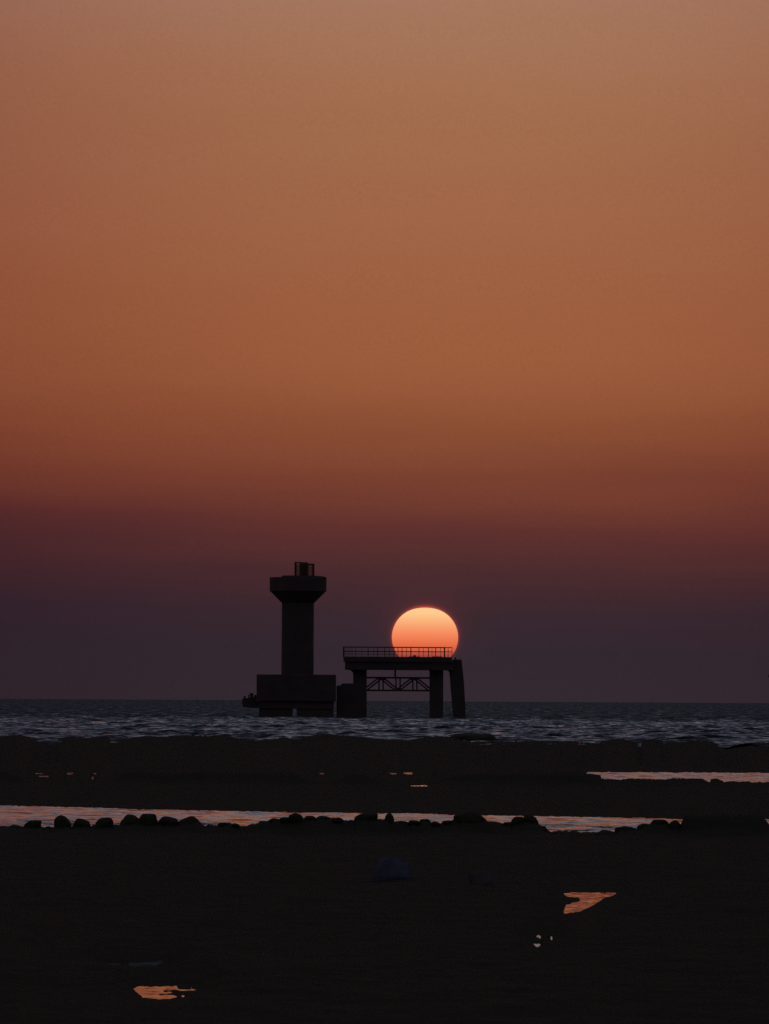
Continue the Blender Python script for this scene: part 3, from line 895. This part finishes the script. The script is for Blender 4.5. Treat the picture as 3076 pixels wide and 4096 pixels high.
# steel truss between the columns, front and back frame set a little askew
for nm, yy, dx in (('front', YJ - 0.45, 0.0), ('back', YJ + 0.45, 43.0)):
    TR = empty('truss', (0, 0, 0)); TR.parent = J
    def tp(x, y): return (JX(min(max(x + dx, 439), 1104), y), yy, JZ(y + 2, 760))
    child('chord', tube_bm((JX(436, 950), yy, JZ(952, 760)), (JX(1106, 950), yy, JZ(952, 760)), 0.10), M_STEEL, TR)
    child('chord', tube_bm((JX(436, 950), yy, JZ(1086, 760)), (JX(1106, 950), yy, JZ(1086, 760)), 0.10), M_STEEL, TR)
    for (xa, ya, xb, yb) in ((405, 1078, 556, 958), (582, 958, 735, 1080), (752, 1080, 905, 958), (938, 958, 1085, 1078)):
        if nm == 'back' and xa == 938: xb, yb = 1061, 1060
        if nm == 'front' and xa == 405: xa, ya = 441, 1050
        child('diagonal', tube_bm(tp(xa, ya), tp(xb, yb), 0.085), M_STEEL, TR)
    for xv in (570, 749, 926):
        child('vertical', tube_bm(tp(xv, 952), tp(xv, 1086), 0.08), M_STEEL, TR)
    child('gusset', box_bm(JX(560 + dx * 0.5, 960), JX(620 + dx * 0.4, 960), yy - 0.05, yy + 0.05, JZ(978, 760), JZ(953, 760)), M_STEEL, TR)
    child('gusset', box_bm(JX(722 + dx * 0.2, 960), JX(785 + dx * 0.4, 960), yy - 0.05, yy + 0.05, JZ(1084, 760), JZ(1066, 760)), M_STEEL, TR)
    child('gusset', box_bm(JX(905 + dx * 0.3, 960), JX(958 + dx * 0.4, 960), yy - 0.05, yy + 0.05, JZ(976, 760), JZ(953, 760)), M_STEEL, TR)
child('hanger', tube_bm((JX(740, 900), YJ - 0.45, JZ(952, 760)), (JX(740, 900), YJ - 0.45, zu - 0.01), 0.10), M_STEEL, J)
child('kerb', box_bm(JX(1128, 720), JX(1232, 720), YJ - DW + 0.3, YJ - DW + 0.6, zd - 0.01, zd + 0.07, 0.01), M_CONC, J)
child('kerb', box_bm(JX(880, 720), JX(1000, 720), YJ - DW + 0.3, YJ - DW + 0.6, zd - 0.01, zd + 0.05, 0.01), M_CONC, J)


def post_thing(name, x0, x1, ytop, ybase_z, label, cat, Yo):
    a0, a1 = JX(x0, 680), JX(x1, 680)
    r = (a1 - a0) / 2
    hgt = JZ(ytop, 760) - ybase_z
    b = lathe_bm(0, 0, [(r * 1.25, 0), (r * 1.25, 0.05), (r, 0.07), (r * 0.95, hgt * 0.85), (r * 1.15, hgt * 0.88), (r * 1.15, hgt * 0.96), (r * 0.6, hgt)], 16)
    o = mesh_obj(name, b, M_STEEL)
    o.location = ((a0 + a1) / 2, YJ + Yo, ybase_z)
    tag(o, label, cat)


post_thing('mooring_post', 1253, 1267, 632, zd, 'thick dark post standing at the right end of the platform railing', 'post', -1.0)
post_thing('mooring_post', 1367, 1385, 733, JZ(760, 1390), 'short stub post on top of the leaning pile', 'post', 0.0)
b = box_bm(-0.15, 0.15, -0.2, 0.2, 0, 0.16, 0.02)
box_bm(-0.17, 0.17, -0.22, 0.22, 0.16, 0.21, 0.01, b)
o = mesh_obj('deck_box', b, M_STEEL)
o.location = (JX(945, 700), YJ - 0.6, zd)
tag(o, 'small dark box on the platform deck under the railing, before the sun', 'box')

# ------------------------------------------------------------------ a bird entering at the right edge
b = bmesh.new()
bmesh.ops.create_uvsphere(b, u_segments=14, v_segments=10, radius=1.0)
for v in b.verts:
    t = v.co.x
    v.co = Vector((v.co.x * 0.22, v.co.y * 0.075 * (1 - 0.25 * t), v.co.z * 0.075 * (1 - 0.25 * t)))
for s in (-1, 1):
    ring = [((-0.10, s * 0.04, 0.03), (0.09, s * 0.04, 0.03)), ((-0.09, s * 0.24, 0.10), (0.10, s * 0.24, 0.10)), ((-0.12, s * 0.50, 0.06), (-0.02, s * 0.50, 0.06))]
    top = [[b.verts.new(Vector(p) + Vector((0, 0, 0.012 * (2 - i)))) for p in r] for i, r in enumerate(ring)]
    bot = [[b.verts.new(Vector(p) - Vector((0, 0, 0.006 * (2 - i) + 0.002))) for p in r] for i, r in enumerate(ring)]
    for i in range(2):
        b.faces.new((top[i][0], top[i][1], top[i + 1][1], top[i + 1][0])); b.faces.new((bot[i][0], bot[i + 1][0], bot[i + 1][1], bot[i][1]))
        b.faces.new((top[i][0], top[i + 1][0], bot[i + 1][0], bot[i][0])); b.faces.new((top[i][1], bot[i][1], bot[i + 1][1], top[i + 1][1]))
    b.faces.new((top[2][0], top[2][1], bot[2][1], bot[2][0]))
vt = [b.verts.new(p) for p in ((-0.17, -0.03, 0.02), (-0.17, 0.03, 0.02), (-0.33, 0.07, 0.015), (-0.33, -0.07, 0.015), (-0.17, -0.03, -0.01), (-0.17, 0.03, -0.01))]
b.faces.new(vt[:4]); b.faces.new((vt[4], vt[3], vt[2], vt[5]))
bmesh.ops.recalc_face_normals(b, faces=b.faces)
o = mesh_obj('seabird', b, M_BIRD, None, True)
o.location = P(3083, 2707, 520.0)
o.rotation_euler = (math.radians(8), 0, math.radians(150))
tag(o, 'dark seabird flying low over the horizon, cut by the right edge of the frame', 'bird')

# ------------------------------------------------------------------ render look
S.view_settings.view_transform = 'Standard'
S.view_settings.look = 'None'
S.view_settings.exposure = 0.0
S.view_settings.gamma = 1.0
S.render.engine = 'CYCLES'
S.cycles.use_denoising = False
S.cycles.max_bounces = 6
